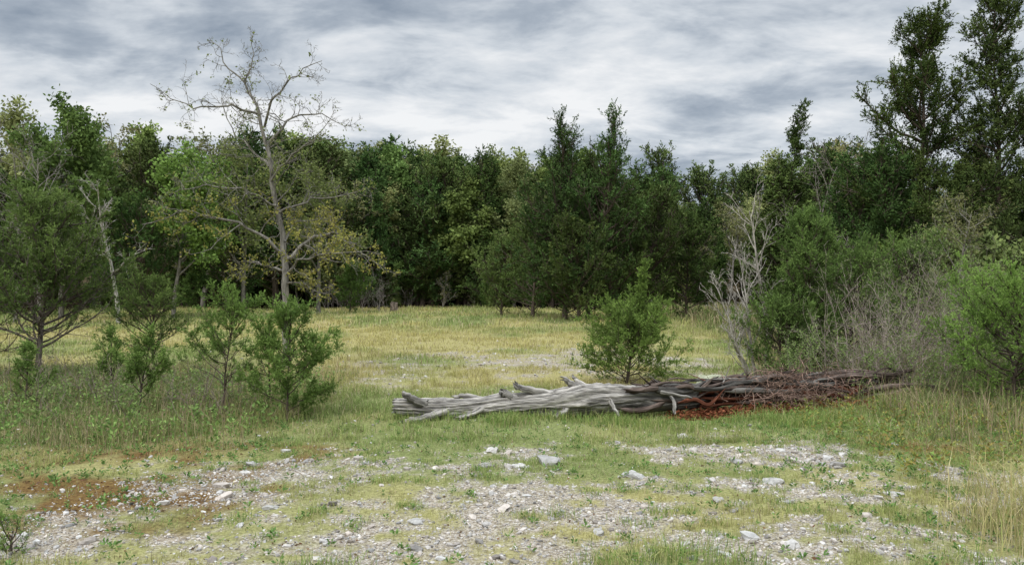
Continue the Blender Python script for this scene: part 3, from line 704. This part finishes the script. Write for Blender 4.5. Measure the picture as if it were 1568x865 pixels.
P=smooth([(-1.36,8.72,.14),(-.8,8.74,.11),(-.2,8.8,.13),(.4,8.82,.16),(1.0,8.9,.20),(1.6,9.0,.18),(2.25,9.1,.17)],120)
R=np.interp(np.linspace(0,1,120),[0,.06,.15,.28,.35,.5,.62,.72,.8,1],[.085,.10,.12,.105,.13,.135,.18,.16,.15,.10])
k=np.linspace(0,1,120)[:,None];C=gy*(1-ss(.6,1,k)*.55)
ridged(gl,P,R,72,C,7,.24)
rr=np.random.default_rng(9)
def stub(pts,r0,r1,c=gy,K=14,seed=None,amp=.2,flat=1):
    P_=smooth(pts,K);P_[1:-1]+=rr.normal(size=(K-2,3))*r0*.12
    ridged(gl,P_,np.linspace(r0,r1,K),14,c,seed or int(rr.integers(1,45)),amp,flat)
stub([(-1.0,8.68,.17),(-1.12,8.62,.22),(-1.22,8.6,.28),(-1.26,8.62,.31)],.055,.028)
stub([(-.75,8.68,.10),(-.95,8.56,.05),(-1.15,8.48,.02),(-1.24,8.44,.0)],.055,.026)
stub([(-.35,8.72,.12),(-.50,8.60,.06),(-.62,8.52,.03)],.045,.024)
stub([(.05,8.8,.2),(-.06,8.76,.27),(-.12,8.74,.31)],.06,.042)
stub([(.5,8.85,.24),(.30,8.8,.30),(.14,8.78,.34),(.05,8.76,.38)],.05,.03)
stub([(.85,8.9,.30),(.72,8.88,.38),(.62,8.86,.45)],.055,.022)
stub([(.95,8.92,.30),(.80,8.95,.40),(.74,8.97,.46)],.045,.015)
stub([(.7,8.78,.16),(.6,8.68,.08),(.5,8.6,.03)],.05,.028)
stub([(1.15,8.78,.22),(1.20,8.68,.12),(1.24,8.62,.05)],.03,.016,gy*.9)
stub([(1.9,8.95,.28),(1.93,8.82,.18),(1.92,8.76,.05)],.026,.018,gy*.95,flat=.5)
stub([(1.75,8.9,.30),(1.85,8.8,.28),(2.1,8.78,.24)],.026,.014,gy*.8)
stub([(-.35,8.83,.2),(-.55,8.83,.25),(-.7,8.85,.23)],.035,.02)
for i in range(125):
    x0=rr.uniform(1.2,4.7);Ls=rr.uniform(.3,1.5);x1=min(x0+Ls,5.35);ya=9.0+.27*(x0-1.5)
    lz=rr.uniform(.04,.42);yo=rr.uniform(-.24,.2)
    lz=min(lz,.43-.5*abs(yo)*1.0)
    yb=9.0+.27*(x1-1.5)
    if lz>.24: c=gy*rr.uniform(.25,.75) if rr.random()<.4 else dkb*rr.uniform(.6,1.6)
    else: c=rd*rr.uniform(.5,1.5) if rr.random()<.65 else dkb*rr.uniform(.6,1.5)
    p=smooth([(x0,ya+yo,lz),(x0*.66+x1*.34,ya*.66+yb*.34+yo+rr.normal()*.03,lz+rr.normal()*.025),(x0*.33+x1*.67,ya*.33+yb*.67+yo+rr.normal()*.03,lz+rr.normal()*.03),(x1,yb+yo+rr.normal()*.05,max(.03,lz+rr.normal()*.06))],26)
    R=rr.uniform(.012,.045)*np.interp(np.linspace(0,1,26),[0,.15,.8,1],[.35,1,.9,.15])
    ridged(gl,p,R,12,c,int(rr.integers(1,45)),.35,rr.uniform(.5,1.1))
for i in range(110):
    x0=rr.uniform(1.5,5.3);y0=9.0+.27*(x0-1.5)+rr.uniform(-.18,.1);z0=rr.uniform(.15,.38)
    d=np.array([rr.normal()*.9,rr.normal()*.3,rr.uniform(-.2,.7)]);d/=np.linalg.norm(d);l=rr.uniform(.06,.24)
    stub([(x0,y0,z0),tuple(np.array([x0,y0,z0])+d*l*.5),tuple(np.array([x0,y0,z0])+d*l)],rr.uniform(.008,.024),.004,[gy*.8,dkb,rd,dkb][i%4],8,flat=.5)
stub([(4.9,9.9,.3),(5.2,9.98,.38),(5.4,10.0,.42)],.04,.02,dkb)
stub([(4.7,9.7,.2),(5.2,9.8,.24),(5.7,9.95,.2)],.04,.02,dkb*1.4)
gl.obj('fallen_log',[M_LOG],smooth_m=(0,))
g=G();n=3600
x=np.concatenate([rr.normal(2.75,.42,n//2),rr.uniform(1.9,5,n//2)]);y=8.86+.27*(x-1.9)+rr.normal(size=n)*.10-.05
D=rr.normal(size=(n,3))*[1,.5,.3];Pp=np.stack([x,y,hz(x,y)+np.abs(rr.normal(size=n))*.04],-1)
leaves(g,Pp,D,rr.uniform(.03,.08,n),rr.uniform(.012,.028,n),np.array([.23,.085,.045])*rr.uniform(.3,1.3,(n,1)),0,rr)
g.obj('rotten_wood_chips',[M_BARK])
g=G();Ps=[];Rs=[];nn_=1000
for i in range(nn_):
    x0=rr.normal(3.5,.38);y0=9.35+.27*(x0-3)+rr.normal()*.16-.12
    Ps.append(line(rr,(x0,y0,abs(rr.normal()*.17)+.12),(rr.normal(),rr.normal()*.6,rr.normal()*.6),rr.uniform(.08,.36),5,.4,-.05));Rs.append(np.linspace(.0035,.0014,5)*rr.uniform(.7,1.6))
tubes(g,Ps,Rs,3,np.array([.21,.14,.11])*rr.uniform(.4,1.6,(nn_,1)))
g.obj('dead_cedar_twigs',[M_BARK])
g=G();stones(g,np.array([0.]),np.array([0.]),np.array([.33]),I3,np.array([[.33,.34,.24]]),flat=(.6,.62),tilt=.05)
g.obj('boulder',[M_STONE],loc=(2.75,10.1,.08))
g=G();ridged(g,smooth([(0,0,-.05),(0,0,.2),(.03,0,.45)],12),np.linspace(.22,.15,12),24,np.array([.25,.2,.16]),13,.25)
g.obj('tree_stump',[M_LOG],(0,),(-6.3,39.5,float(hz(-6.3,39.5))))

# ---------------- camera ----------------
cam=bpy.data.cameras.new('camera');cam.lens=26;cam.sensor_width=36;cam.clip_start=.05;cam.clip_end=6000
co=bpy.data.objects.new('camera',cam);co.location=(0,0,1.6);co.rotation_euler=(radians(90),0,0)
sc.collection.objects.link(co);sc.camera=co
